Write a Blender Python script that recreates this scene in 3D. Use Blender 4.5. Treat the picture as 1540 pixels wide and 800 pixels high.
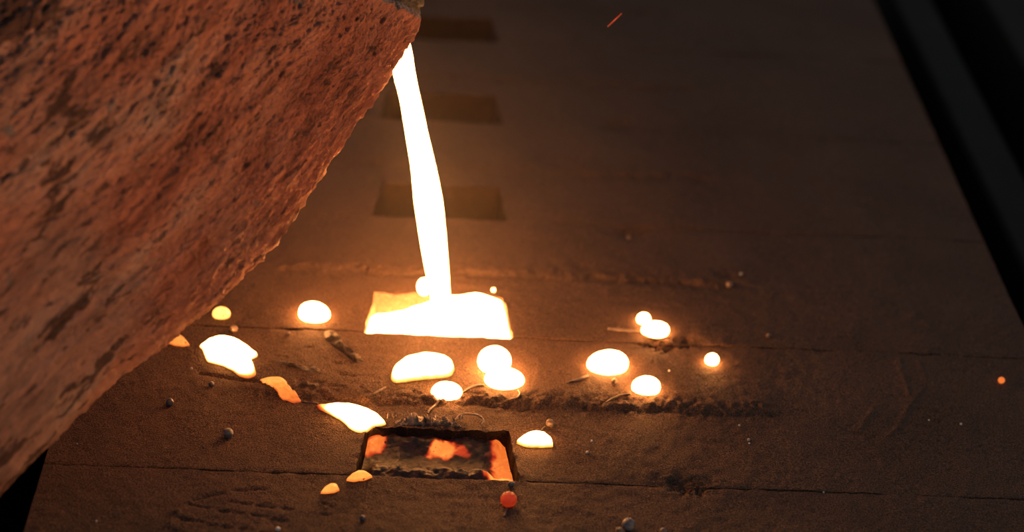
import bpy, math, random
import numpy as np
from mathutils import Matrix, Vector

sc = bpy.context.scene
for o in list(bpy.data.objects):
    bpy.data.objects.remove(o)

# ------------------------------------------------------------------ camera
FPX = 3000.0                      # focal length in pixels of the 1540 x 800 frame
CAM_H = 0.903                     # camera height above the tops of the moulds
def unit(v):
    v = np.asarray(v, float); return v / np.linalg.norm(v)
_y = unit([-88, 1779, -FPX]); _x = np.array([55290, -2320, -FPX]); _x = unit(_x - _y * _x.dot(_y))
CR = np.array([_x, _y, np.cross(_x, _y)])            # camera -> world rotation
CAM = np.array([-0.0317, -1.4115, CAM_H])
cam_d = bpy.data.cameras.new('camera'); cam = bpy.data.objects.new('camera', cam_d)
sc.collection.objects.link(cam); sc.camera = cam
cam_d.sensor_width = 36.0; cam_d.lens = FPX / 1540 * 36.0
m4 = Matrix([[*CR[0], CAM[0]], [*CR[1], CAM[1]], [*CR[2], CAM[2]], [0, 0, 0, 1]])
cam.matrix_world = m4
cam_d.clip_start = 0.05; cam_d.clip_end = 50
cam_d.dof.use_dof = True; cam_d.dof.focus_distance = 1.54; cam_d.dof.aperture_fstop = 3.0

# ------------------------------------------------------------------ world + exposure
world = bpy.data.worlds.new('foundry_hall_light'); sc.world = world
world.use_nodes = True
bg = world.node_tree.nodes['Background']
bg.inputs[0].default_value = (0.95, 0.97, 1.0, 1); bg.inputs[1].default_value = 0.15
# added warm fill lamp to brighten the ladle face, out of view on the right
fd = bpy.data.lights.new('ladle_fill_light', 'AREA'); fd.shape = 'DISK'; fd.size = 0.5; fd.energy = 115; fd.color = (1.0, 0.43, 0.17)
fo = bpy.data.objects.new('ladle_fill_light', fd); sc.collection.objects.link(fo); fo.location = (2.4, -1.7, -0.23)
fo.rotation_euler = (Vector((-0.2, -0.1, 0.15)) - Vector(fo.location)).to_track_quat('-Z', 'Y').to_euler()
sc.view_settings.view_transform = 'Standard'; sc.view_settings.look = 'None'
sc.view_settings.gamma = 1.0; sc.view_settings.use_curve_mapping = False
sc.view_settings.exposure = 0.0
try:
    sc.cycles.use_denoising = True
    sc.cycles.sample_clamp_indirect = 6.0
    sc.cycles.max_bounces = 6; sc.cycles.volume_bounces = 1
except Exception:
    pass

# ------------------------------------------------------------------ helpers
def ray(px, py):
    return CR @ unit([px - 770.0, 400.0 - py, -FPX])
def P(px, py, z=0.0):             # point of the photo on the horizontal plane at height z
    d = ray(px, py); return CAM + d * ((z - CAM[2]) / d[2])
def PY(px, py, y):                # point of the photo on the upright plane at depth y
    d = ray(px, py); return CAM + d * ((y - CAM[1]) / d[1])

def _hash(i, j, s):
    n = (i.astype(np.int64) * 374761393 + j.astype(np.int64) * 668265263 + s * 974634777) & 0xFFFFFFFF
    n = ((n ^ (n >> 13)) * 1274126177) & 0xFFFFFFFF
    n = ((n ^ (n >> 16)) * 2246822519) & 0xFFFFFFFF
    return ((n ^ (n >> 15)) & 0xFFFFFF) / float(0xFFFFFF)
def vnoise(x, y, s=0):            # smooth value noise, -1..1
    x = np.asarray(x, float); y = np.asarray(y, float)
    i = np.floor(x); j = np.floor(y); u = x - i; v = y - j
    u = u * u * (3 - 2 * u); v = v * v * (3 - 2 * v)
    i = i.astype(np.int64); j = j.astype(np.int64)
    a = _hash(i, j, s); b = _hash(i + 1, j, s); c = _hash(i, j + 1, s); d = _hash(i + 1, j + 1, s)
    return 2 * ((a * (1 - u) + b * u) * (1 - v) + (c * (1 - u) + d * u) * v) - 1
def fbm(x, y, s=0, octv=4, gain=0.5):
    t = 0; a = 1.0; f = 1.0
    for k in range(octv):
        t = t + a * vnoise(np.asarray(x) * f + 17.3 * k, np.asarray(y) * f - 9.1 * k, s + k); a *= gain; f *= 2.03
    return t
def sstep(a, b, x):
    t = np.clip((np.asarray(x, float) - a) / (b - a), 0, 1); return t * t * (3 - 2 * t)
def seg_dist(X, Y, a, b):
    a = np.asarray(a[:2]); b = np.asarray(b[:2]); d = b - a; L = max(d.dot(d), 1e-12)
    t = np.clip(((X - a[0]) * d[0] + (Y - a[1]) * d[1]) / L, 0, 1)
    return np.hypot(X - a[0] - t * d[0], Y - a[1] - t * d[1])

def mesh_obj(name, verts, faces, mat, parent=None, smooth=True, attr=None, loc=None):
    verts = np.asarray(verts, float)
    if loc is not None: verts = verts - np.asarray(loc)
    me = bpy.data.meshes.new(name)
    me.from_pydata([tuple(v) for v in verts], [], [tuple(int(q) for q in f) for f in faces])
    if attr is not None:
        for k, vals in attr.items():
            at = me.attributes.new(k, 'FLOAT', 'POINT'); at.data.foreach_set('value', np.asarray(vals, np.float32))
    if smooth: me.polygons.foreach_set('use_smooth', np.ones(len(me.polygons), bool))
    me.materials.append(mat); me.update()
    o = bpy.data.objects.new(name, me); sc.collection.objects.link(o)
    if loc is not None: o.location = tuple(loc)
    if parent is not None:
        o.parent = parent
    return o
def tag(o, label=None, cat=None, group=None, kind=None):
    if label: o['label'] = label
    if cat: o['category'] = cat
    if group: o['group'] = group
    if kind: o['kind'] = kind
    return o
def empty(name, loc):
    o = bpy.data.objects.new(name, None); sc.collection.objects.link(o); o.location = tuple(loc)
    o.empty_display_size = 0.02
    return o
def grid_faces(nr, nc, wrap=False):
    f = []
    for r in range(nr - 1):
        for c in range(nc if wrap else nc - 1):
            c2 = (c + 1) % nc
            f.append((r * nc + c, r * nc + c2, (r + 1) * nc + c2, (r + 1) * nc + c))
    return f

# ------------------------------------------------------------------ materials
def new_mat(name):
    m = bpy.data.materials.new(name); m.use_nodes = True
    nt = m.node_tree; b = nt.nodes['Principled BSDF']; return m, nt, b
def N(nt, kind, **kw):
    n = nt.nodes.new(kind)
    for k, v in kw.items():
        if k in n.inputs: n.inputs[k].default_value = v
        else: setattr(n, k, v)
    return n
def ramp(nt, fac, stops, interp='LINEAR'):
    r = nt.nodes.new('ShaderNodeValToRGB'); r.color_ramp.interpolation = interp
    e = r.color_ramp.elements
    while len(e) < len(stops): e.new(0.5)
    for q, (p, c) in zip(e, stops):
        q.position = p; q.color = (*c, 1) if len(c) == 3 else c
    nt.links.new(fac, r.inputs[0]); return r
def noise(nt, vec, scale, detail=4, rough=0.55, out=0):
    n = N(nt, 'ShaderNodeTexNoise'); n.inputs['Scale'].default_value = scale
    n.inputs['Detail'].default_value = detail; n.inputs['Roughness'].default_value = rough
    nt.links.new(vec, n.inputs['Vector']); return n.outputs[out]
def mixc(nt, fac, a, b, mode='MIX'):
    m = nt.nodes.new('ShaderNodeMix'); m.data_type = 'RGBA'; m.blend_type = mode
    for s, v in ((m.inputs[0], fac), (m.inputs[6], a), (m.inputs[7], b)):
        if hasattr(v, 'links'): nt.links.new(v, s)
        else: s.default_value = (*v, 1) if isinstance(v, tuple) else v
    return m.outputs[2]
def mth(nt, op, a, b=0.0):
    m = nt.nodes.new('ShaderNodeMath'); m.operation = op
    for s, v in ((m.inputs[0], a), (m.inputs[1], b)):
        if hasattr(v, 'links'): nt.links.new(v, s)
        else: s.default_value = v
    return m.outputs[0]
def bump(nt, b, h, strength, dist, prev=None):
    n = nt.nodes.new('ShaderNodeBump'); n.inputs['Strength'].default_value = strength
    n.inputs['Distance'].default_value = dist; nt.links.new(h, n.inputs['Height'])
    if prev is not None: nt.links.new(prev, n.inputs['Normal'])
    nt.links.new(n.outputs[0], b.inputs['Normal']); return n.outputs[0]

def sand_material(name, c1, c2):
    m, nt, b = new_mat(name)
    g = nt.nodes.new('ShaderNodeNewGeometry'); v = g.outputs['Position']
    broad = noise(nt, v, 9, 4)
    grain = noise(nt, v, 800, 2, 0.7)
    fine = noise(nt, v, 1500, 1, 0.5)
    base = ramp(nt, broad, [(0.3, c1), (0.7, c2)]).outputs[0]
    gr = ramp(nt, grain, [(0.32, (0.30, 0.30, 0.30)), (0.52, (1, 1, 1)), (0.70, (2.2, 2.1, 2.0))]).outputs[0]
    col = mixc(nt, 1.0, base, gr, 'MULTIPLY')
    spark = ramp(nt, fine, [(0.70, (0, 0, 0)), (0.78, (1, 1, 1))]).outputs[0]
    col = mixc(nt, mth(nt, 'MULTIPLY', spark, 0.5), col, (0.30, 0.25, 0.20))
    nt.links.new(col, b.inputs['Base Color'])
    b.inputs['Roughness'].default_value = 0.8; b.inputs['Specular IOR Level'].default_value = 0.25
    p = bump(nt, b, grain, 0.8, 0.0016)
    bump(nt, b, noise(nt, v, 160, 4), 0.25, 0.0014, p)
    return m
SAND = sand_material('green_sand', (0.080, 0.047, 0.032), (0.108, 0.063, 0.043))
CUP_SAND = sand_material('darker_cup_sand', (0.026, 0.012, 0.007), (0.040, 0.019, 0.011))  # darker sand colour for the pouring cups, except the one being filled

def hot_material(name, white=60.0):
    """incandescent iron: 'heat' 0 = dark crust ... 1 = white hot"""
    m, nt, b = new_mat(name)
    a = nt.nodes.new('ShaderNodeAttribute'); a.attribute_name = 'metal_temp'
    g = nt.nodes.new('ShaderNodeNewGeometry')
    n = noise(nt, g.outputs['Position'], 140, 3, 0.6)
    h = mth(nt, 'ADD', a.outputs['Fac'], mth(nt, 'MULTIPLY', mth(nt, 'SUBTRACT', n, 0.5), 0.16))
    sp_ = ramp(nt, noise(nt, g.outputs['Position'], 330, 2, 0.4), [(0.70, (0, 0, 0)), (0.76, (1, 1, 1))]).outputs[0]
    h = mth(nt, 'SUBTRACT', h, mth(nt, 'MULTIPLY', sp_, 0.33))
    col = ramp(nt, h, [(0.0, (0.25, 0.01, 0.0)), (0.3, (1.0, 0.06, 0.012)), (0.5, (1.0, 0.20, 0.028)),
                       (0.68, (1.0, 0.36, 0.06)), (0.85, (1.0, 0.40, 0.08)), (1.0, (1.0, 0.37, 0.092))]).outputs[0]
    st = ramp(nt, h, [(0.0, (0, 0, 0)), (0.16, (0.002,) * 3), (0.32, (0.0095,) * 3), (0.5, (0.0145,) * 3),
                      (0.68, (0.024,) * 3), (0.82, (0.065,) * 3), (0.97, (1, 1, 1))]).outputs[0]
    nt.links.new(col, b.inputs['Emission Color'])
    nt.links.new(mth(nt, 'MULTIPLY', st, white), b.inputs['Emission Strength'])
    c2 = ramp(nt, n, [(0.35, (0.011, 0.008, 0.007)), (0.65, (0.034, 0.024, 0.020))]).outputs[0]
    nt.links.new(c2, b.inputs['Base Color'])
    b.inputs['Roughness'].default_value = 0.5
    bump(nt, b, noise(nt, g.outputs['Position'], 420, 4, 0.65), 0.5, 0.0015)
    return m
HOT = hot_material('molten_iron')

def plain(name, c1, c2, scale, rough, bstr=0.4, bdist=0.001, spec=0.5, metal=0.0):
    m, nt, b = new_mat(name)
    g = nt.nodes.new('ShaderNodeNewGeometry'); v = g.outputs['Position']
    n = noise(nt, v, scale, 4, 0.6)
    nt.links.new(ramp(nt, n, [(0.35, c1), (0.65, c2)]).outputs[0], b.inputs['Base Color'])
    b.inputs['Roughness'].default_value = rough; b.inputs['Specular IOR Level'].default_value = spec
    b.inputs['Metallic'].default_value = metal
    bump(nt, b, noise(nt, v, scale * 3, 4, 0.6), bstr, bdist)
    return m
BEAD = plain('cold_iron_bead', (0.05, 0.05, 0.055), (0.20, 0.20, 0.21), 300, 0.38, 0.3, 0.0006)
PALE = plain('bright_iron_bead', (0.5, 0.47, 0.43), (0.8, 0.77, 0.72), 300, 0.35, 0.1, 0.0003)
SKIN = plain('frozen_metal_skin', (0.12, 0.085, 0.065), (0.26, 0.19, 0.15), 220, 0.45, 0.6, 0.0012)
SLAG = plain('grey_slag', (0.07, 0.055, 0.05), (0.27, 0.22, 0.19), 200, 0.6, 0.8, 0.002)
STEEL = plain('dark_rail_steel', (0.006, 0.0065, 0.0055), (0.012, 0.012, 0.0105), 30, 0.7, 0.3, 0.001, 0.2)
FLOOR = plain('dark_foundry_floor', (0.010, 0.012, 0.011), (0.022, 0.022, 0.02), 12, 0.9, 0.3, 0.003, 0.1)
FLASH = plain('lit_slag_flash', (0.08, 0.06, 0.05), (0.46, 0.36, 0.28), 170, 0.5, 0.8, 0.002)  # slag made lighter and warmer, the droplets' light put into its colour
TRAIL = plain('sandy_metal_skin', (0.075, 0.050, 0.038), (0.16, 0.11, 0.085), 330, 0.5, 1.0, 0.003)
CRUST = plain('lip_crust', (0.018, 0.016, 0.013), (0.075, 0.068, 0.055), 120, 0.75, 0.9, 0.003)

def ladle_material():
    m, nt, b = new_mat('scorched_clay')
    t = nt.nodes.new('ShaderNodeTexCoord')
    mp = nt.nodes.new('ShaderNodeMapping'); mp.inputs['Scale'].default_value = (0.30, 1, 1)
    nt.links.new(t.outputs['Object'], mp.inputs['Vector']); v = mp.outputs[0]; raw = t.outputs['Object']
    mp2 = nt.nodes.new('ShaderNodeMapping'); mp2.inputs['Scale'].default_value = (0.16, 1, 1); mp2.inputs['Rotation'].default_value = (0, 0, 0.10)
    nt.links.new(t.outputs['Object'], mp2.inputs['Vector']); w = mp2.outputs[0]
    broad = noise(nt, v, 22, 7, 0.62)
    clay = ramp(nt, broad, [(0.30, (0.25, 0.085, 0.055)), (0.44, (0.42, 0.165, 0.11)), (0.56, (0.50, 0.23, 0.16)), (0.70, (0.50, 0.35, 0.29))]).outputs[0]
    ash = ramp(nt, noise(nt, raw, 5.5, 3, 0.5), [(0.45, (0, 0, 0)), (0.62, (1, 1, 1))]).outputs[0]
    clay = mixc(nt, mth(nt, 'MULTIPLY', ash, 0.55), clay, (0.34, 0.27, 0.24))
    st = noise(nt, w, 85, 8, 0.72)
    clay = mixc(nt, 1.0, clay, ramp(nt, st, [(0.30, (0.42, 0.38, 0.36)), (0.5, (1, 1, 1)), (0.7, (1.3, 1.27, 1.24))]).outputs[0], 'MULTIPLY')
    patch = mth(nt, 'ADD', noise(nt, v, 17, 6, 0.66), mth(nt, 'MULTIPLY', mth(nt, 'SUBTRACT', noise(nt, v, 90, 4), 0.5), 0.30))
    dark = ramp(nt, patch, [(0.575, (0, 0, 0)), (0.60, (1, 1, 1))]).outputs[0]
    clay = mixc(nt, mth(nt, 'MULTIPLY', dark, 0.88), clay, (0.060, 0.030, 0.022))
    spk = noise(nt, v, 130, 5, 0.62)
    clay = mixc(nt, mth(nt, 'MULTIPLY', ramp(nt, spk, [(0.585, (0, 0, 0)), (0.62, (1, 1, 1))]).outputs[0], 0.75), clay, (0.065, 0.035, 0.028))
    gsp = noise(nt, raw, 40, 3, 0.5)
    clay = mixc(nt, mth(nt, 'MULTIPLY', ramp(nt, gsp, [(0.68, (0, 0, 0)), (0.73, (1, 1, 1))]).outputs[0], 0.7), clay, (0.17, 0.19, 0.20))
    nt.links.new(clay, b.inputs['Base Color'])
    b.inputs['Roughness'].default_value = 0.55; b.inputs['Specular IOR Level'].default_value = 0.4
    p = bump(nt, b, noise(nt, v, 230, 6, 0.75), 1.0, 0.0075)
    p = bump(nt, b, patch, 0.8, -0.004, p)
    p = bump(nt, b, st, 0.9, 0.009, p)
    bump(nt, b, noise(nt, raw, 620, 4, 0.75), 0.9, 0.0028, p)
    return m
CLAY = ladle_material()

# ------------------------------------------------------------------ setting
def box(name, x0, x1, y0, y1, z0, z1, mat, parent=None, bev=0.004):
    b = bev
    xs = [x0, x0 + b, x1 - b, x1]; vs = []; fs = []
    prof = [(x0, z0), (x0, z1 - b), (x0 + b, z1), (x1 - b, z1), (x1, z1 - b), (x1, z0)]
    for y in (y0, y1):
        for (x, z) in prof: vs.append((x, y, z))
    n = len(prof)
    for i in range(n):
        j = (i + 1) % n; fs.append((i, j, n + j, n + i))
    fs.append(tuple(range(n))[::-1]); fs.append(tuple(range(n, 2 * n)))
    fs = [f[::-1] for f in fs]
    return mesh_obj(name, vs, fs, mat, parent, smooth=False)
T = 0.20; XL, XR = -0.293, 0.511; BOT = -0.45
fl = mesh_obj('floor', [(-6, -6, -0.62), (6, -6, -0.62), (6, 8, -0.62), (-6, 8, -0.62)], [(0, 1, 2, 3)], FLOOR, smooth=False)
tag(fl, 'dark foundry floor beneath the moulding line', kind='structure')
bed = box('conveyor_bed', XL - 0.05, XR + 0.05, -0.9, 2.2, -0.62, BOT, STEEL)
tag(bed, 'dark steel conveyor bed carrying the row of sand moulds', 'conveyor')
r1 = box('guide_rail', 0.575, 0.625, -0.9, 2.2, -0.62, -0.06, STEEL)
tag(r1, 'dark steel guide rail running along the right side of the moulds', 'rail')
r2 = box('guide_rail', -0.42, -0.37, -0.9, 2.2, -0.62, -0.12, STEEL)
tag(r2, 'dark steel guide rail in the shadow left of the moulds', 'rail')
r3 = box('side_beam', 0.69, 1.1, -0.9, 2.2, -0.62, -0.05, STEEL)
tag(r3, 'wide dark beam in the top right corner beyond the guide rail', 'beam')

# ------------------------------------------------------------------ sand moulds
CW, CD, TAPER, CDEP = 0.0625, 0.063, 0.115, 0.055      # cup: half width at the joint, depth front to back, narrowing, sink
def pxs(lst, ox, oy, s):
    return [(ox + x / s, oy + y / s) for x, y in lst]
strokes = []       # (world polyline, half width, height)
def stroke(pts, w, h):
    strokes.append(([P(*p)[:2] for p in pts], w, h))
for seg in [[(260,225),(420,255)],[(525,280),(610,290)],[(660,300),(745,312)],[(820,320),(940,345)],[(1000,362),(1120,385)],
            [(130,340),(380,385)],[(430,405),(495,412)],[(560,425),(650,438)],[(720,452),(830,470)],[(80,455),(210,470)],
            [(290,195),(400,155),(560,125)],[(660,100),(770,100)],[(810,95),(930,95)],[(620,200),(680,210)],[(730,215),(810,225)],
            [(870,240),(1010,262)],[(1095,268),(1180,280)],[(1450,215),(1540,260)],[(1440,320),(1510,330)],[(900,490),(1000,500)],[(440,520),(560,540)]]:
    stroke(pxs(seg, 240, 720, 5.92), 0.0013, -0.0024)
stroke(pxs([(270,200),(150,300),(95,400),(70,480)], 240, 720, 5.92), 0.0028, 0.0016)
for seg in [[(720,430),(920,470)],[(690,490),(900,535)],[(740,560),(820,575)],[(180,610),(280,625)],[(310,632),(400,645)]]:
    stroke(pxs(seg, 1240, 530, 5.133), 0.0013, -0.0022)
for seg in [[(760,270),(640,430),(560,590),(490,640)],[(370,440),(270,590)],[(570,60),(660,340)],[(720,60),(790,240)]]:
    stroke(pxs(seg, 1240, 530, 5.133), 0.0022, 0.0013)
for seg in [[(580,380),(660,385)],[(630,485),(760,505)],[(540,580),(680,600)],[(390,555),(490,570)],[(270,535),(350,545)],
            [(100,320),(180,330)],[(350,235),(400,240)],[(300,655),(380,668)]]:
    stroke(pxs(seg, 400, 480, 5.715), 0.0010, -0.0024)
stroke([(300, 561), (365, 572), (400, 577)], 0.0012, -0.0025)
pits = [(1030, 729, 0.011, 0.007), (992, 518, 0.011, 0.006), (1035, 514, 0.008, 0.006), (950, 348, 0.012, 0.006), (932, 187, 0.012, 0.006),
        (1090, 415, 0.006, 0.003), (880, 400, 0.008, 0.003)]
pits = [(P(a, b)[0], P(a, b)[1], r, d) for a, b, r, d in pits]

def relief(X, Y, k):
    """height of the sand above the flat top of mould k (k = 0 stands right behind the cup being filled)"""
    y = Y - k * T
    z = 0.0007 * fbm(X * 22, Y * 22, 5 + k, 3) + 0.00035 * fbm(X * 170, Y * 170, 11, 2)
    # the swelling across the middle of each mould with its crumbled near edge
    ye = 0.098 + 0.0035 * vnoise(X * 38, Y * 0 + k, 3) + 0.0014 * vnoise(X * 190, Y * 0 + k, 4)
    d = y - ye
    endx = 0.284 + 0.004 * vnoise(y * 60, X * 0 + k, 8)
    ext = sstep(0, 0.022, endx - X) * sstep(-0.17, -0.12, X)
    step = sstep(-0.004, 0.002, d) * (1 - sstep(0.01, 0.09, d)) * (1.0 if k < 0 else 0.25)
    rough = np.exp(-((d - 0.006) / 0.012) ** 2)
    z = z + ext * (0.0022 * step + rough * 0.0018 * fbm(X * 260, Y * 260, 21 + k, 3)
                   - 0.0030 * np.exp(-(d / 0.0032) ** 2) * (0.6 + 0.6 * vnoise(X * 60, Y * 60, 25 + k)))
    # worn, crumbling joints
    e0 = np.abs(y); e1 = np.abs(T - y)
    for e, s in ((e0, 31), (e1, 47)):
        ch = np.clip(0.35 + 0.9 * fbm(X * 90, X * 0 + k * 3.7, s, 3), 0, 2)
        z = z - 0.0016 * ch * np.exp(-e / 0.0011)
    for pts, w, h in strokes:
        for a, b in zip(pts[:-1], pts[1:]):
            if max(a[1], b[1]) < k * T - 0.01 or min(a[1], b[1]) > (k + 1) * T + 0.01: continue
            dd = seg_dist(X, Y, a, b)
            z = z + h * np.exp(-(dd / w) ** 2) * (0.75 + 0.4 * vnoise(X * 300, Y * 300, 61))
    for px_, py_, r, dp in pits:
        rr = np.hypot((X - px_) / 1.5, Y - py_) / r
        rr = rr + 0.35 * fbm(X * 120, Y * 120, 71, 2)
        z = z - dp * np.exp(-np.clip(rr, 0, 9) ** 2 * 1.2) * (0.7 + 0.6 * fbm(X * 380, Y * 380, 72, 2))
    return z

def sand_mold(k, dx, label):
    y0, y1 = k * T + 0.0005, (k + 1) * T - 0.0005
    us = list(np.arange(XL, XR, dx)) + [XR]
    for s in (-1, 1):
        us += [s * CW, s * (CW + 0.0012), s * (CW - 0.0045), s * (CW - 0.0025), s * (CW - 0.0011)]
    us = np.array(sorted(us)); keep = [0]
    spec = np.array([s * q for s in (-1, 1) for q in (CW, CW - 0.0045, CW - 0.0025)])
    us = np.array([u for i, u in enumerate(us) if i == 0 or i == len(us) - 1 or u in spec or (np.min(np.abs(spec - u)) > 0.0009)])
    ys = list(np.arange(0.004, T - 0.004, dx)) + [0.0005, 0.0010, 0.0017, 0.0027, T - 0.0027, T - 0.0017, T - 0.0010, T - 0.0005]
    ysp = np.array([CD, CD - 0.006, CD - 0.003]); ys += list(ysp) + [CD + 0.0012]
    ys = np.array(sorted(ys)); ys = np.array([y for y in ys if y in ysp or np.min(np.abs(ysp - y)) > 0.0009])
    U, Yl = np.meshgrid(us, ys)
    t = np.clip(Yl / CD, 0, 1.15)
    win = np.where(np.abs(U) < CW, 1.0, np.clip(1 - (np.abs(U) - CW) / 0.05, 0, 1)) * np.where(Yl > CD, np.clip(1 - (Yl - CD) / 0.05, 0, 1), 1)
    X = U * (1 - TAPER * t * win)
    Y = Yl + k * T
    Z = relief(X, Y, k)
    # broken rim of the cup
    inx = (CW - np.abs(U)) / 0.0045; iny = (CD - Yl) / 0.006
    s_in = np.clip(np.minimum(inx, iny), 0, 1)
    floor_z = -CDEP * (0.75 + 0.25 * np.clip(1 - Yl / CD, 0, 1)) + 0.002 * fbm(X * 60, Y * 60, 91 + k, 3)
    Z = np.where(s_in > 0, Z * (1 - s_in) + floor_z * s_in, Z)
    rim = np.exp(-np.maximum(np.maximum(-inx * 0.0045, -iny * 0.006), 0) / 0.003) * (s_in <= 0)
    wob = fbm(X * 140, Y * 140, 95 + k, 3)
    Z = Z + rim * 0.0013 * wob
    X = X + np.where(np.abs(np.abs(U) - CW) < 0.008, 0.0009 * fbm(Y * 160, X * 3, 96 + k, 3), 0) * (Yl < CD + 0.004)
    Y = Y + np.where(np.abs(Yl - CD) < 0.008, 0.0010 * fbm(X * 140, Y * 3, 97 + k, 3), 0) * (np.abs(U) < CW + 0.004)
    nr, nc = U.shape
    V = np.stack([X, Y, Z], -1).reshape(-1, 3)
    incup = (s_in > 0)
    faces, cup = [], []
    for r in range(nr - 1):
        for c in range(nc - 1):
            f = (r * nc + c, r * nc + c + 1, (r + 1) * nc + c + 1, (r + 1) * nc + c)
            (cup if (incup[r, c] or incup[r, c + 1] or incup[r + 1, c] or incup[r + 1, c + 1]) else faces).append(f)
    loop = [(0, c) for c in range(nc)] + [(r, nc - 1) for r in range(1, nr)] + [(nr - 1, c) for c in range(nc - 2, -1, -1)] + [(r, 0) for r in range(nr - 2, 0, -1)]
    idx = [r * nc + c for r, c in loop]
    top = V[idx]; low = top.copy(); low[:, 2] = BOT
    b0 = len(V); V2 = np.concatenate([V, top, low]); n = len(idx)
    for i in range(n):
        j = (i + 1) % n
        faces.append((b0 + j, b0 + i, b0 + n + i, b0 + n + j))
    faces.append(tuple(b0 + n + i for i in range(n))[::-1])
    loc = np.array([0.109, (k + 0.5) * T, BOT])
    o = mesh_obj('sand_mold', V2, faces, SAND, loc=loc)
    tag(o, label, 'sand mould', 'sand moulds standing in a row')
    used = sorted(set(q for f in cup for q in f)); mp = {q: i for i, q in enumerate(used)}
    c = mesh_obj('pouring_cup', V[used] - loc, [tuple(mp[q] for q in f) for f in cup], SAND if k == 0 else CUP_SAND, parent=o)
    return o
sand_mold(-2, 0.0014, 'brown sand mould nearest the camera with a tread imprint in its top')
sand_mold(-1, 0.0018, 'brown sand mould strewn with droplets, its cup half filled with cooling metal')
sand_mold(0, 0.0026, 'brown sand mould whose pouring cup is being filled by the white stream')
sand_mold(1, 0.004, 'blurred sand mould with empty cup, next behind the one being filled')
sand_mold(2, 0.004, 'blurred sand mould with empty cup, second behind the one being filled')
sand_mold(3, 0.005, 'dark blurred sand mould cut off by the upper edge of the view')
sand_mold(4, 0.006, 'last sand mould of the row, just beyond the upper edge of the view')

# ------------------------------------------------------------------ ladle
SY = 0.040                                             # depth of the falling stream
tip = PY(631, 31, 0.030); q0 = P(0, 745, 0.040)
e1 = unit(tip - q0); vb = unit(CAM - (tip + q0) / 2)
ec = unit(vb - e1 * vb.dot(e1)); eb = np.cross(ec, e1)
if eb[2] < 0: eb = -eb
eb = unit(eb)
sil_px = [(631,31),(627,47),(617,59),(600,84),(589,112),(566,147),(537,179),(520,203),(506,228),(490,250),(460,297),(430,342),
          (405,372),(377,402),(332,452),(270,502),(190,563),(100,652),(50,700),(0,746),(-110,850),(-220,950)]
ab = []
for p in sil_px:
    d = ray(*p); t = (tip - CAM).dot(ec) / d.dot(ec); w = CAM + d * t - tip
    ab.append((w.dot(e1), w.dot(eb)))
ab = np.array(ab)[::-1]
BMAX = 0.35
def section(a, th, inset=0.0):
    """(b, c) of the wall at axial place a and angle th from the pouring edge"""
    low = np.interp(a, ab[:, 0], ab[:, 1])
    t = np.abs(th) / math.pi
    bm = BMAX - 2 * inset
    b = bm * t ** 1.5
    r0 = 0.030 - 0.018 * sstep(-0.20, -0.01, a)
    q = b / bm
    c = np.sqrt(2 * r0 * b + (0.52 * b) ** 2 / (1 + b / 0.40) ** 2) * np.sqrt(np.clip(1 - q ** 4, 0, 1))
    c = np.maximum(c - inset * (1 - q) * np.clip(b / 0.02, 0, 1) * 0.8, 0) * np.sign(th)
    return b + low + inset, c
kap = 0.0
cimg = -(vb.dot(e1))                                    # how far c slides along the axis in the view
kap = cimg / np.sqrt(1 - cimg ** 2) * 0.9
a_end = ab[0, 0]
nA = 620
th = np.concatenate([-np.linspace(math.pi, 0, 150, endpoint=False), np.linspace(0, math.pi, 431)[:-1]]); nT = len(th)
def rim_a(b, c, b0):
    return -0.30 * (b - b0) - 1.35 * kap * np.abs(c)
def shell(inset, rows, disp):
    out = []
    b_r, c_r = section(np.zeros(nT), th, inset)
    ar = rim_a(b_r, c_r, b_r.min())
    ar = ar + 0.0022 * fbm(th * 26, th * 0, 55, 3) * (disp > 0)
    for s in rows:
        a = a_end + (ar - a_end) * s
        b, c = section(a, th, inset)
        out.append(np.stack([a, b, c], -1))
    return np.array(out)
srow = 1 - (np.linspace(1, 0, nA) ** 1.25)
S = shell(0.0, srow, 1)
# relief along the wall normal
dA = np.gradient(S, axis=0); dT = np.gradient(S, axis=1)
nrm = np.cross(dT, dA); nrm /= np.linalg.norm(nrm, axis=2, keepdims=True) + 1e-9
cen = S.mean(axis=1, keepdims=True)
sg = np.sign(((S - cen) * nrm).sum(-1).mean()); nrm *= sg
arc = np.cumsum(np.linalg.norm(dT, axis=2), axis=1)
A_ = S[..., 0]
hgt = 0.0022 * fbm(A_ * 7, arc * 16, 200, 3) + 0.0016 * fbm(A_ * 18, arc * 70, 210, 4) + (0.0009 + 0.0009 * sstep(-0.5, -0.15, A_)) * fbm(A_ * 120, arc * 260, 220, 4, 0.65)
groove = np.clip(fbm(A_ * 7 + arc * 3, arc * 40, 230, 2) - 0.8, 0, 1); hgt -= 0.004 * groove
hgt += 0.0010 * np.clip(fbm(A_ * 160, arc * 260, 240, 2), 0, 2) * sstep(-0.16, -0.02, A_)
seam = np.exp(-((np.abs(th) - math.pi) / 0.1) ** 2)[None, :]
edge = np.clip((1 - srow) / 0.02, 0.35, 1)[:, None]
S = S + nrm * (hgt * (1 - seam) * edge)[..., None]
inner = shell(0.016, srow[::-1][:int(nA * 0.97)][::6], 1)
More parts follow.
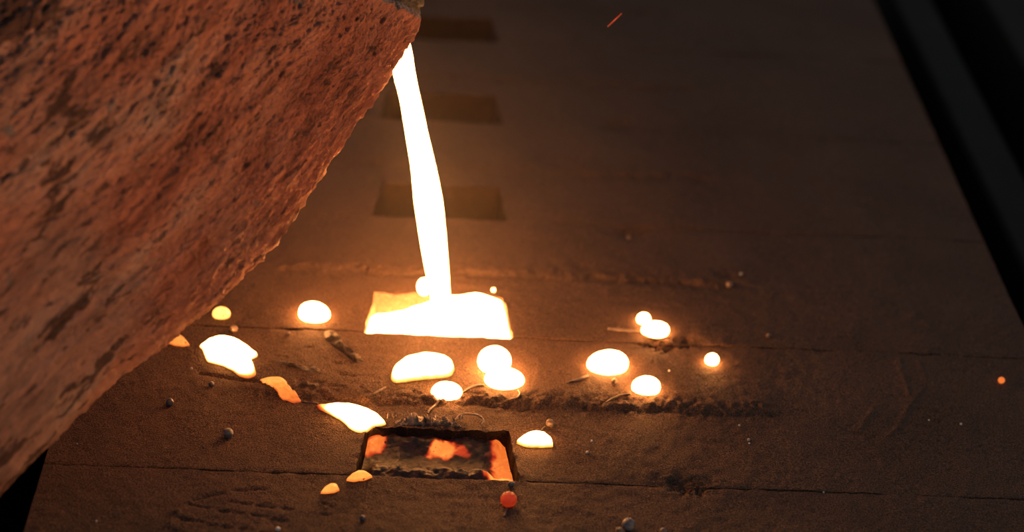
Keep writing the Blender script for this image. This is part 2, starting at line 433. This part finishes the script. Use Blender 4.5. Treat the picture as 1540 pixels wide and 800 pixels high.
# round the rim over from the outer to the inner wall
band = []
for k in (0.25, 0.5, 0.75):
    q = S[-1] * (1 - k) + inner[0] * k
    q = q + np.array([0.0035 * math.sin(k * math.pi), 0, 0]); band.append(q)
def close(rows_arr, first_cap=False):
    V = rows_arr.reshape(-1, 3); f = grid_faces(rows_arr.shape[0], rows_arr.shape[1], wrap=True)
    if first_cap:
        c = len(V); V = np.concatenate([V, rows_arr[0].mean(axis=0, keepdims=True)])
        n = rows_arr.shape[1]
        for i in range(n): f.append((c, (i + 1) % n, i))
    return V, f
LM = Matrix([[e1[0], eb[0], ec[0], tip[0]], [e1[1], eb[1], ec[1], tip[1]], [e1[2], eb[2], ec[2], tip[2]], [0, 0, 0, 1]])
ladle = empty('pouring_ladle', (0, 0, 0)); ladle.matrix_world = LM
tag(ladle, 'large tilted red clay ladle pouring white hot metal from its pointed lip', 'ladle')
V, f = close(S, True); mesh_obj('shell', V, f, CLAY, parent=ladle)
rimrows = np.array([S[-1]] + band + [inner[0]])
V, f = close(rimrows); o = mesh_obj('rim', V, f, SLAG, parent=ladle); o['label'] = 'ash grey crusted rim'
V, f = close(inner[:, :, :]); mesh_obj('lining', V, [q[::-1] for q in f], CRUST, parent=ladle)
# metal bath inside, level with the lip
R3 = np.array([e1, eb, ec]).T
lvl = (R3 @ inner[0][np.argmin(np.abs(th))] + tip)[2] + 0.006
rowsL = []
for row in inner[1:]:
    wz = (row @ R3.T)[:, 2] + tip[2]
    under = np.where(wz < lvl)[0]
    if len(under) < 3: continue
    lo, hi = row[under.min()], row[under.max()]
    seg = np.linspace(0, 1, 12)[:, None]
    w = (lo * (1 - seg) + hi * seg) @ R3.T + tip; w[:, 2] = lvl
    rowsL.append((w - tip) @ R3)
if len(rowsL) > 2:
    rowsL = np.array(rowsL); V = rowsL.reshape(-1, 3)
    mesh_obj('molten_bath', V, grid_faces(*rowsL.shape[:2]), HOT, parent=ladle, attr={'metal_temp': np.full(len(V), 0.9)})
# crust lump on the lip
def lump(name, center, rad, mat, parent=None, seed=0, rough=0.25, nu=40, nv=28, attr=None, loc=None):
    u = np.linspace(0, 2 * math.pi, nu, endpoint=False); v = np.linspace(0.02, math.pi - 0.02, nv)
    Ug, Vg = np.meshgrid(u, v)
    d = np.stack([np.sin(Vg) * np.cos(Ug), np.sin(Vg) * np.sin(Ug), np.cos(Vg)], -1)
    r = 1 + rough * fbm(d[..., 0] * 2.3 + d[..., 2] * 1.7 + seed, d[..., 1] * 2.3 - d[..., 2] * 1.1, seed, 4)
    pts = d * r[..., None] * np.asarray(rad) + np.asarray(center)
    return mesh_obj(name, pts.reshape(-1, 3), [q[::-1] for q in grid_faces(nv, nu, True)], mat, parent, attr=attr, loc=loc)
def to_l(w): return (np.asarray(w) - tip) @ R3
lump('slag_crust', to_l(PY(600, -10, 0.040)), (0.017, 0.022, 0.022), CRUST, ladle, 5, 0.30)['label'] = 'dark grey slag crust on the lip'

# ------------------------------------------------------------------ molten stream and pool
rows = [(604,62,24),(605,76,30),(607,109,36),(617,150,32),(626.5,200,35),(637,253,39),(644,300,43),(650,356,41),(657,400,36),(662,444,30),(664,462,32)]
ry = np.array([r[1] for r in rows]); yy = np.linspace(62, 462, 70)
cx = np.interp(yy, ry, [r[0] for r in rows]); ww = np.interp(yy, ry, [r[2] for r in rows])
kern = np.ones(5) / 5
cx[2:-2] = np.convolve(cx, kern, 'valid'); ww[2:-2] = np.convolve(ww, kern, 'valid')
nS = 28; ang = np.linspace(0, 2 * math.pi, nS, endpoint=False); rr = []
for i, (x, y, w) in enumerate(zip(cx, yy, ww)):
    c = PY(x, y, SY); e = PY(x + w / 2, y, SY); r = np.linalg.norm(e - c)
    wob = 1 + 0.04 * vnoise(ang * 1.2, ang * 0 + i * 0.12, 7)
    rr.append(np.stack([c[0] + r * wob * np.cos(ang), c[1] + 0.8 * r * wob * np.sin(ang), np.full(nS, c[2])], -1))
rr = np.array(rr); V = rr.reshape(-1, 3); f = grid_faces(len(rr), nS, True)
f += [tuple(range(nS))[::-1], tuple(range(len(V) - nS, len(V)))]
base = PY(660, 470, SY)
st = mesh_obj('molten_stream', V, f, HOT, attr={'metal_temp': np.full(len(V), 1.12)}, loc=base)
tag(st, 'white hot stream of molten metal falling from the ladle lip', 'molten metal')

nx, ny = 90, 50
ux, uy = np.meshgrid(np.linspace(-1, 1, nx), np.linspace(0.004, 0.985, ny))
Xp = ux * (CW - 0.0006) * (1 - TAPER * uy); Yp = uy * CD
zp = -0.004 + 0.0022 * fbm(Xp * 40, Yp * 40, 301, 2)
zp += 0.008 * np.exp(-((Xp - 0.031) / 0.022) ** 2) * sstep(0.02, 0.055, Yp)
zp -= 0.014 * sstep(0.018, -0.045, Xp) * 0 + 0.016 * (1 - sstep(-0.052, 0.005, Xp)) * sstep(0.030, 0.055, Yp)
zp += 0.010 * np.exp(-(((Xp - 0.002) / 0.014) ** 2 + ((Yp - SY) / 0.014) ** 2))
zp -= 0.003 * sstep(0.97, 1.0, np.abs(ux))
V = np.stack([Xp, Yp, zp], -1).reshape(-1, 3); f = grid_faces(ny, nx)
pool = mesh_obj('molten_pool', V, f, HOT, attr={'metal_temp': np.full(len(V), 1.12)}, loc=(0, 0.03, -0.03))
tag(pool, 'white hot metal pool brimming in the pouring cup beneath the stream', 'molten metal')

def ball(name, center, r, mat, heat=None, squash=1.0, seed=0, rough=0.04, nu=20, nv=14, parent=None):
    n = nu * nv
    o = lump(name, center, (r, r, r * squash), mat, parent, seed, rough, nu, nv,
             attr=None if heat is None else {'metal_temp': np.full(n, heat)}, loc=None if parent else (center[0], center[1], center[2] - r * squash))
    return o
sp = PY(638, 431, SY - 0.004)
tag(ball('molten_splash', sp, 0.0062, HOT, 1.1, 1.3, 3), 'white hot splash bulging from the foot of the stream, on its left', 'molten metal')
tag(ball('molten_droplet', PY(742, 436, 0.066), 0.0018, HOT, 0.9, 1, 4), 'tiny glowing bead on the far right rim of the filling cup', 'droplet')

# ------------------------------------------------------------------ droplets on the sand
def topz(x, y):
    k = int(math.floor(y / T)); return float(relief(np.array([x]), np.array([y]), k)[0])
def droplet(px, py, w, h, label, heat=1.1, seed=0, skew=0.0, rimh=0.62):
    mpp = np.linalg.norm(P(px + 1, py) - P(px, py))
    rx = w / 2 * mpp * 0.98; hh = h / 2 * mpp; ry_ = rx * 0.80
    hz = math.sqrt(max((hh * 1.07) ** 2 - (0.53 * ry_) ** 2, (0.4 * hh) ** 2)) / 0.86
    vm = math.pi * (0.60 if w / h > 1.3 else 0.72); zc = -math.cos(vm) * hz
    c = P(px, py, zc); z0 = topz(c[0], c[1])
    nu, nv = 44, 26
    u = np.linspace(0, 2 * math.pi, nu, endpoint=False); v = np.linspace(0.03, vm, nv)
    U, V = np.meshgrid(u, v)
    r = 1 + 0.05 * fbm(np.cos(U) * 1.1 + seed * 3.1, np.sin(U) * 1.1 + V * 0.5, 400 + seed, 2)
    x = rx * np.sin(V) * np.cos(U) * r; y = ry_ * np.sin(V) * np.sin(U) * r
    z = hz * np.cos(V) + zc
    x = x + skew * rx * (np.clip(z / hz, 0, 1) ** 1.5)
    heatv = rimh + (heat - rimh) * sstep(0.0, 0.25, (z / hz))
    pts = np.stack([c[0] + x, c[1] + y, z0 + z - 0.0006], -1)
    o = mesh_obj('molten_droplet', pts.reshape(-1, 3), [q[::-1] for q in grid_faces(nv, nu, True)] + [tuple(range(nu)), tuple(range(nu * nv - nu, nu * nv))[::-1]], HOT,
                 attr={'metal_temp': heatv.reshape(-1)}, loc=(c[0], c[1], z0))
    tag(o, label, 'droplet', 'molten droplets splashed on the sand'); return o
def puddle(name, outline, height, label, mat=HOT, heat=1.1, rimh=0.6, seed=0, cool=None, cat='droplet', squeeze=1.0, grp='molten droplets splashed on the sand', rough=0.0, power=0.55):
    W = np.array([P(*p)[:2] for p in outline])
    ymin = W[:, 1].min(); W[:, 1] = ymin + (W[:, 1] - ymin) * squeeze
    # even outline
    seg = np.linalg.norm(np.roll(W, -1, 0) - W, axis=1); cum = np.concatenate([[0], np.cumsum(seg)]); n = 64
    s = np.linspace(0, cum[-1], n, endpoint=False); Wc = np.concatenate([W, W[:1]])
    O = np.stack([np.interp(s, cum, Wc[:, 0]), np.interp(s, cum, Wc[:, 1])], -1)
    O = (np.roll(O, 1, 0) + 2 * O + np.roll(O, -1, 0)) / 4
    c = O.mean(axis=0); rings = 14; pts = []; hv = []
    for q in range(rings):
        t = q / (rings - 1)
        t2 = t ** 0.8
        p = c + (O - c) * t2
        zz = height * np.clip(1 - t2 ** 2.4, 0, 1) ** power
        zz = zz * (1 + rough * fbm(p[:, 0] * 160, p[:, 1] * 160, seed, 3))
        k = int(math.floor(c[1] / T)); zg = relief(p[:, 0], p[:, 1], k)
        pts.append(np.stack([p[:, 0], p[:, 1], zg + zz - 0.0005], -1))
        hh = rimh + (heat - rimh) * (1 - sstep(0.86, 1.0, t)) * np.ones(n)
        if cool is not None:
            ax, ay, bx, by, drop = cool; a = P(ax, ay)[:2]; b = P(bx, by)[:2]; d = b - a
            hh = hh - drop * sstep(0, 1, 1 - ((p - a) @ d) / d.dot(d))
        hv.append(hh)
    pts = np.array(pts).reshape(-1, 3)
    z0 = pts[-n:, 2].mean()
    o = mesh_obj(name, pts, [q for q in grid_faces(rings, n, True)], mat, attr={'metal_temp': np.array(hv).reshape(-1)}, loc=(c[0], c[1], z0))
    # skirt down into the sand so that it never hovers
    me = o.data
    if np.mean([p.normal.z for p in me.polygons]) < 0: me.flip_normals()
    return tag(o, label, cat, grp)

droplet(333, 471, 28, 21, 'small yellow droplet close to the ladle edge, nearest its shadowed flank', 0.80, 1, rimh=0.66)
droplet(473, 472, 47, 36, 'white oval droplet between the ladle and the filling cup', 1.1, 2, -0.12)
droplet(671, 590, 48, 29, 'small white domed droplet below the long white one in front of the filling cup', 1.1, 3)
droplet(744, 542, 52, 43, 'round white droplet touching the flatter one in front of it, below the filling cup', 1.1, 4)
droplet(758, 572, 60, 34, 'flat white droplet touching the rounder one behind it', 1.1, 5)
droplet(913, 547, 63, 39, 'big white droplet with a dark tail, largest right of the cups', 1.1, 6, 0.14)
droplet(971, 584, 45, 31, 'white domed droplet nearest the camera on the right, with a thin tail', 1.1, 7, 0.06)
droplet(985, 497, 41, 27, 'white droplet on the joint with a small round one behind it', 1.1, 8, 0.10)
droplet(968, 479, 21, 18, 'small round white droplet just behind a bigger one on the joint', 1.1, 9)
droplet(1071, 540, 21, 19, 'small lone yellow-white droplet, rightmost of the white ones', 1.0, 10)
Z5 = lambda l: pxs(l, 230, 430, 3.2)
Z4 = lambda l: pxs(l, 500, 400, 4.0)
Z6 = lambda l: pxs(l, 470, 600, 4.0)
puddle('molten_splat', Z5([(215,285),(240,270),(270,245),(330,230),(390,240),(450,275),(510,325),(505,340),(470,350),(490,385),(500,425),(490,445),(455,450),(420,440),(380,405),(330,380),(260,365),(245,330),(235,300)]),
       0.005, 'large ragged white splat beside the ladle', seed=1, cool=(368, 572, 348, 548, 0.28), squeeze=0.97)
puddle('molten_splat', Z5([(510,455),(560,445),(610,445),(640,470),(660,500),(720,560),(680,565),(620,545),(600,520),(570,495)]),
       0.004, 'narrow orange splat between two big white ones', heat=0.66, rimh=0.50, seed=2, cool=(455, 606, 400, 575, 0.16))
puddle('molten_splat', Z5([(780,572),(880,567),(960,568),(1030,585),(1080,610),(1130,665),(1060,680),(1030,705),(990,710),(950,695),(910,655),(870,630),(810,600)]),
       0.006, 'large pointed white splat at the corner of the half-filled cup', seed=3, cool=(470, 608, 515, 622, 0.5), squeeze=0.95)
puddle('molten_splat', Z5([(70,275),(110,228),(150,248),(180,288),(150,295),(100,288)]), 0.004, 'orange splat peeping out from behind the ladle edge', heat=0.60, rimh=0.45, seed=4)
puddle('molten_droplet', Z4([(350,690),(350,650),(375,600),(430,550),(520,520),(610,510),(680,525),(725,560),(738,610),(720,655),(690,675),(600,690),(480,700),(410,710),(370,715)]),
       0.011, 'long white slug-shaped droplet just in front of the filling cup', seed=5, squeeze=0.86, power=0.5)
puddle('molten_droplet', Z6([(1220,260),(1270,215),(1330,195),(1400,205),(1440,240),(1450,290),(1380,297),(1290,290)]),
       0.009, 'white half-dome droplet at the right corner of the half-filled cup', seed=6, squeeze=0.72, power=0.5)
puddle('molten_droplet', Z6([(200,490),(230,455),(280,430),(330,435),(365,465),(340,475),(310,490),(280,492),(250,503)]),
       0.006, 'orange droplet at the left front corner of the half-filled cup', heat=0.66, rimh=0.50, seed=7, squeeze=0.75)
puddle('molten_droplet', Z6([(45,570),(70,530),(110,500),(150,505),(165,550),(130,570)]),
       0.005, 'small orange droplet on the mould nearest the camera', heat=0.64, rimh=0.46, seed=8, squeeze=0.75)

# beads of iron
def bead(px, py, rpx, label, mat=BEAD, heat=None, seed=0, grp='round metal beads lying on the sand', name='metal_bead', squash=0.95):
    mpp = np.linalg.norm(P(px + 1, py) - P(px, py)); r = rpx * mpp
    c = P(px, py, r * 0.85); z0 = topz(c[0], c[1]); c = np.array([c[0], c[1], z0 + r * squash * 0.88])
    return tag(ball(name, c, r, mat, heat, squash, seed, 0.07), label, 'bead', grp)
bead(1506, 572, 4.8, 'single glowing orange bead far out on the right', HOT, 0.52, 1)
red = bead(765, 750, 12.2, 'dull red ball with a thin tail in front of the half-filled cup', HOT, 0.26, 2, name='cooling_metal_ball')
bead(769, 728, 5.0, 'small black bead between the red ball and the half-filled cup', seed=3)
bead(343, 651, 8.4, 'large grey bead on the sand left of the half-filled cup', seed=4)
bead(255, 605, 6.2, 'medium grey bead near the ladle edge', seed=5)
bead(318, 577, 4.2, 'small grey bead in front of the ragged white splat', seed=6)
bead(352, 493, 6.0, 'brown bead between the small yellow droplet and the ragged splat', SKIN, seed=7)
bead(945, 791, 10.5, 'biggest dark grey bead at the lower edge of the view', seed=8)
bead(932, 801, 6.5, 'pinkish bead touching the left of the biggest dark bead at the lower edge', SKIN, seed=9)
bead(997, 802, 6.0, 'pale bead half cut off at the lower edge, right of the biggest dark bead', SKIN, seed=10)
bead(827, 637, 6.4, 'brown bead behind the half-dome droplet', SKIN, seed=11)
bead(924, 575, 4.6, 'brown bead between the two domed droplets on the right', SKIN, seed=12)
bead(1097, 427, 5.2, 'reddish bead alone on the mould being filled, far right', SKIN, seed=13)
bead(1156, 505, 3.6, 'tan bead by the joint right of the lone droplet', SKIN, seed=14)
bead(545, 781, 4.4, 'dark bead on the front mould under the orange droplets', seed=15)
bead(434, 501, 2.8, 'tiny tan bead left of the tadpole-shaped trail', SKIN, seed=16)
bead(418, 798, 4.0, 'tiny pale bead at the lower edge among the tread marks', PALE, seed=17)
bead(946, 352, 3.5, 'blurred tan bead behind the filling cup', SKIN, seed=18)
for i, (x, y, r, l) in enumerate([(883, 681, 2.4, 'tiny bright bead below the half-dome droplet'), (890, 664, 2.0, 'tiniest bright speck behind another below the half-dome droplet'),
                               (1126, 661, 2.2, 'tiny bright bead with a smaller one in front, right of the swelling'), (1127, 666, 1.5, 'smallest bright speck in front of a bright bead'),
                               (1112, 640, 1.8, 'tiny bright bead at the crumbled edge of the swelling'), (288, 554, 1.8, 'tiny bright bead beside the ragged splat'), (116, 667, 1.5, 'tiny bright bead in the ladle shadow'),
                               (1006, 559, 1.6, 'tiny bright bead between the lone droplet and the domed ones'), (1114, 413, 2.0, 'tiny pale bead beside the reddish bead'), (1445, 638, 1.9, 'tiny bright bead under the glowing orange one'),
                               (1397, 632, 1.5, 'tiny bright bead among the scratches on the right'), (1239, 739, 1.6, 'tiny bright bead on the front joint at the right'), (145, 783, 1.6, 'tiny bright bead at the lower left on the front mould'),
                               (668, 706, 2.4, 'tiny pale bead on the dark crust in the half-filled cup')]):
    if i == 13: continue
    bead(x, y, r, l, PALE, seed=20 + i, grp='tiny bright beads scattered on the sand')

# threads, trails and flash of frozen metal
def tube(name, pts, rad, mat, parent=None, attr=False, nseg=8, sub=6, heat=0.0):
    pts = np.array(pts, float); n = len(pts); t = np.linspace(0, n - 1, (n - 1) * sub + 1)
    C = np.stack([np.interp(t, np.arange(n), pts[:, i]) for i in range(3)], -1)
    for _ in range(3): C[1:-1] = (C[:-2] + 2 * C[1:-1] + C[2:]) / 4
    rad = np.interp(t, np.linspace(0, n - 1, len(np.atleast_1d(rad))), np.atleast_1d(rad))
    V = []
    for i in range(len(C)):
        d = unit(C[min(i + 1, len(C) - 1)] - C[max(i - 1, 0)]); up = np.array([0, 0, 1.0])
        if abs(d[2]) > 0.9: up = np.array([1.0, 0, 0])
        s = unit(np.cross(d, up)); q = np.cross(s, d)
        for a in np.linspace(0, 2 * math.pi, nseg, endpoint=False):
            V.append(C[i] + rad[i] * (math.cos(a) * s + math.sin(a) * q))
    V = np.array(V); f = [q[::-1] for q in grid_faces(len(C), nseg, True)]
    f += [tuple(range(nseg)), tuple(range(len(V) - nseg, len(V)))[::-1]]
    loc = None
    if parent is None: loc = (C[0][0], C[0][1], V[:, 2].min())
    return mesh_obj(name, V, f, mat, parent, attr={'metal_temp': np.full(len(V), heat)} if attr else None, loc=loc)
def on_sand(px, py, lift=0.0006):
    p = P(px, py); return np.array([p[0], p[1], topz(p[0], p[1]) + lift])
def thread(pts, rad, label, mat=SKIN, lift=0.0006):
    o = tube('metal_thread', [on_sand(x, y, lift) for x, y in pts], rad, mat)
    return tag(o, label, 'metal thread', 'threads of frozen metal on the sand')
thread([(661, 604), (655, 610), (647, 617), (643, 623)], [0.0011, 0.0009, 0.0007], 'short thread hanging from the small domed droplet')
thread([(696, 594), (706, 587), (716, 583), (728, 583)], [0.0007, 0.0011, 0.0009], 'curved thread joining the small domed droplet to the flat one')
thread([(884, 568), (873, 573), (862, 576), (852, 579)], [0.0013, 0.0015, 0.0010, 0.0005], 'dark tail of the big droplet right of the cups')
thread([(948, 596), (935, 597), (922, 602), (908, 610)], [0.0007, 0.0009, 0.0007, 0.0004], 'thin tail of the nearest domed droplet on the right')
thread([(779, 590), (782, 597), (778, 603), (768, 603)], [0.0006, 0.0008, 0.0006], 'tiny hooked thread under the flat droplet')
thread([(561, 597), (570, 592), (580, 586)], [0.0008, 0.0011, 0.0006], 'straight bright thread left of the slug-shaped droplet')
thread([(965, 501), (948, 499), (930, 496), (914, 494)], [0.0006, 0.0012, 0.0016, 0.0010], 'pale flat tail left of the droplet on the joint')
thread([(820, 643), (814, 648)], [0.0006, 0.0005], 'tiny stalk of the brown bead behind the half-dome')
thread([(455, 605), (465, 607), (478, 609)], [0.0007, 0.0005, 0.0007], 'thread linking the narrow orange splat to the pointed white one')
thread([(763, 762), (761, 770), (758, 778)], [0.0010, 0.0008, 0.0006], 'thin tail of the dull red ball')
thread([(440, 597), (452, 599)], [0.0006, 0.0004], 'stub of thread below the narrow orange splat')
Z1 = lambda l: pxs(l, 400, 480, 5.715)
G = 'frozen splash trails on the sand'
puddle('splash_trail', Z1([(495,95),(560,85),(605,110),(622,190),(680,240),(760,310),(860,380),(790,385),(700,320),(600,240),(500,170)]), 0.0040, 'tadpole-shaped brown splash trail in front of the white oval droplet', TRAIL, cat='splash trail', seed=31, grp=G, rough=0.8)
puddle('splash_trail', Z1([(40,340),(120,355),(220,400),(320,432),(430,440),(480,448),(475,475),(400,480),(330,470),(240,420),(100,390)]), 0.0022, 'flat brown splash trail right of the ragged white splat', TRAIL, cat='splash trail', seed=32, grp=G, rough=0.9)
puddle('splash_trail', Z1([(200,572),(300,570),(400,576),(462,578),(450,608),(380,602),(250,592)]), 0.0016, 'thin flat splash trail beside the narrow orange splat', TRAIL, cat='splash trail', seed=33, grp=G, rough=0.9)

# ------------------------------------------------------------------ cooling metal in the front cup
nx, ny = 130, 80
ux, uy = np.meshgrid(np.linspace(-1, 1, nx), np.linspace(0.01, 0.99, ny))
Xp = ux * (CW - 0.0022) * (1 - TAPER * uy); Yp = -T + uy * CD
zp = -0.0135 + 0.0012 * fbm(Xp * 90, Yp * 90, 501, 3)
yl = uy * CD
roll = np.exp(-((yl - 0.014) / 0.012) ** 2) * sstep(0.046, 0.036, Xp) * sstep(-0.058, -0.046, Xp)
zp += roll * (0.0100 + 0.0024 * fbm(Xp * 160, Yp * 160, 511, 3))
back = sstep(0.036, 0.060, yl) * (1 - sstep(0.045, 0.054, Xp)) * sstep(-0.06, -0.048, Xp); zp += 0.007 * back * (1 + 0.25 * fbm(Xp * 120, Yp * 120, 513, 3))
zp += 0.006 * np.exp(-((yl) / 0.012) ** 2) * sstep(0.040, 0.048, Xp)
def blob(px, py, wx, wy, z=-0.012):
    c = P(px, py, z); mpp = 0.00052
    return np.sqrt(((Xp - c[0]) / (wx * mpp)) ** 2 + ((Yp - c[1]) / (wy * mpp / 0.55)) ** 2) + 0.30 * fbm(Xp * 120, Yp * 120, 521, 3)
heat = np.zeros_like(Xp) + 0.02
def add(d, h):
    global heat
    heat = np.maximum(heat, h * sstep(1.25, 0.65, d))
add(blob(562, 674, 20, 13), 0.50)
add(blob(664, 680, 22, 10), 0.58)
add(blob(692, 683, 16, 6), 0.30)
rs = sstep(0.038, 0.0465, Xp + 0.0035 * fbm(Xp * 130, Yp * 130, 531, 3) + 0.10 * np.clip(0.012 - yl, 0, 1) * 6)
heat = np.maximum(heat, (0.50 + 0.08 * (1 - sstep(0.0, 0.02, yl))) * rs)
add(blob(756, 716, 24, 6, -0.006), 0.66)
V = np.stack([Xp, Yp, zp], -1).reshape(-1, 3)
cm = mesh_obj('cooling_metal', V, grid_faces(ny, nx), HOT, attr={'metal_temp': heat.reshape(-1)}, loc=(0, -0.17, -0.03))
tag(cm, 'dark crusted metal with glowing orange patches in the half-filled cup', 'molten metal')

# slag flash on the back rim of that cup
sf = empty('slag_flash', on_sand(650, 636, 0)); tag(sf, 'grey feathery slag flash along the back rim of the half-filled cup', 'slag')
L0 = np.array(sf.location)
def ridge(name, pts, wid, hgt_, parent, seed, mat):
    n = 60; pts = np.array(pts); t = np.linspace(0, len(pts) - 1, n)
    C = np.stack([np.interp(t, np.arange(len(pts)), pts[:, i]) for i in range(3)], -1)
    V = []; m = 12
    for i in range(n):
        e = math.sin(math.pi * (i + 0.5) / n) ** 0.5
        for j in range(m):
            a = math.pi * j / (m - 1)
            r = 1 + 0.55 * float(fbm(np.array([C[i][0] * 420]), np.array([a * 2.6]), seed, 3, 0.7)[0])
            V.append(C[i] + np.array([0, math.cos(a) * wid * e * r, -0.0015 + math.sin(a) * hgt_ * e * r]))
    return mesh_obj(name, np.array(V) - L0, [q for q in grid_faces(n, m)], mat, parent)
ridge('crust_ridge', [on_sand(592, 637, 0), on_sand(615, 634, 0), on_sand(640, 635, 0), on_sand(666, 638, 0)], 0.0052, 0.0046, sf, 3, FLASH)
ridge('crust_ridge', [on_sand(655, 637, 0), on_sand(675, 636, 0), on_sand(695, 641, 0)], 0.0042, 0.0036, sf, 7, FLASH)
lp = [on_sand(x, y, 0.001 + 0.0025 * math.sin(math.pi * i / 7)) for i, (x, y) in enumerate([(684, 634), (690, 629), (698, 627), (708, 628), (717, 629), (725, 633), (728, 637), (724, 640)])]
tube('curled_thread', np.array(lp) - L0, [0.0006, 0.0009, 0.0009, 0.0007], FLASH, sf)
random.seed(9)
for i in range(36):
    x = random.uniform(582, 706); y = 631.5 + 0.05 * (x - 582) + random.uniform(-2.5, 3)
    a = on_sand(x, y, 0.003); d = np.array([random.uniform(-.5, .5), random.uniform(-0.2, 0.9), random.uniform(0.3, 1.0)]); d = unit(d) * random.uniform(0.002, 0.0055)
    tube('spike', np.array([a, a + d * 0.5, a + d]) - L0, [0.0009, 0.0006, 0.00015], FLASH, sf, nseg=5, sub=2)

# spark: a thin glowing sliver in the air
s0, s1 = PY(914, 40, 0.10), PY(935, 20, 0.10)
sk = tube('spark', [s0, (s0 + s1) / 2, s1], [0.0003, 0.0005, 0.0003], HOT, attr=True, heat=0.30)
tag(sk, 'thin orange spark flying above the far moulds', 'spark')

# ------------------------------------------------------------------ thin fume around the pour
def fume():
    m = bpy.data.materials.new('thin_fume'); m.use_nodes = True; nt = m.node_tree
    nt.nodes.remove(nt.nodes['Principled BSDF'])
    t = nt.nodes.new('ShaderNodeTexCoord')
    ln = nt.nodes.new('ShaderNodeVectorMath'); ln.operation = 'LENGTH'; nt.links.new(t.outputs['Object'], ln.inputs[0])
    d = mth(nt, 'SUBTRACT', 1.0, ln.outputs['Value']); d = mth(nt, 'MAXIMUM', d, 0.0)
    d = mth(nt, 'POWER', d, 1.6); d = mth(nt, 'MULTIPLY', d, 0.11)
    v = nt.nodes.new('ShaderNodeVolumeScatter'); v.inputs['Color'].default_value = (0.95, 0.9, 0.85, 1)
    nt.links.new(d, v.inputs['Density']); nt.links.new(v.outputs[0], nt.nodes['Material Output'].inputs['Volume'])
    c = np.array([-0.01, 0.045, 0.115]); R = np.array([0.24, 0.24, 0.27])
    nu, nv = 32, 20
    U, V = np.meshgrid(np.linspace(0, 2 * math.pi, nu, endpoint=False), np.linspace(0.01, math.pi - 0.01, nv))
    pts = np.stack([np.sin(V) * np.cos(U), np.sin(V) * np.sin(U), np.cos(V)], -1).reshape(-1, 3)
    o = mesh_obj('fume_cloud', pts, [q[::-1] for q in grid_faces(nv, nu, True)] + [tuple(range(nu)), tuple(range(nu * nv - nu, nu * nv))[::-1]], m)
    o.location = tuple(c); o.scale = tuple(R)
    tag(o, 'thin fume glowing around the falling stream and the filling cup', 'fume', kind='stuff')
fume()
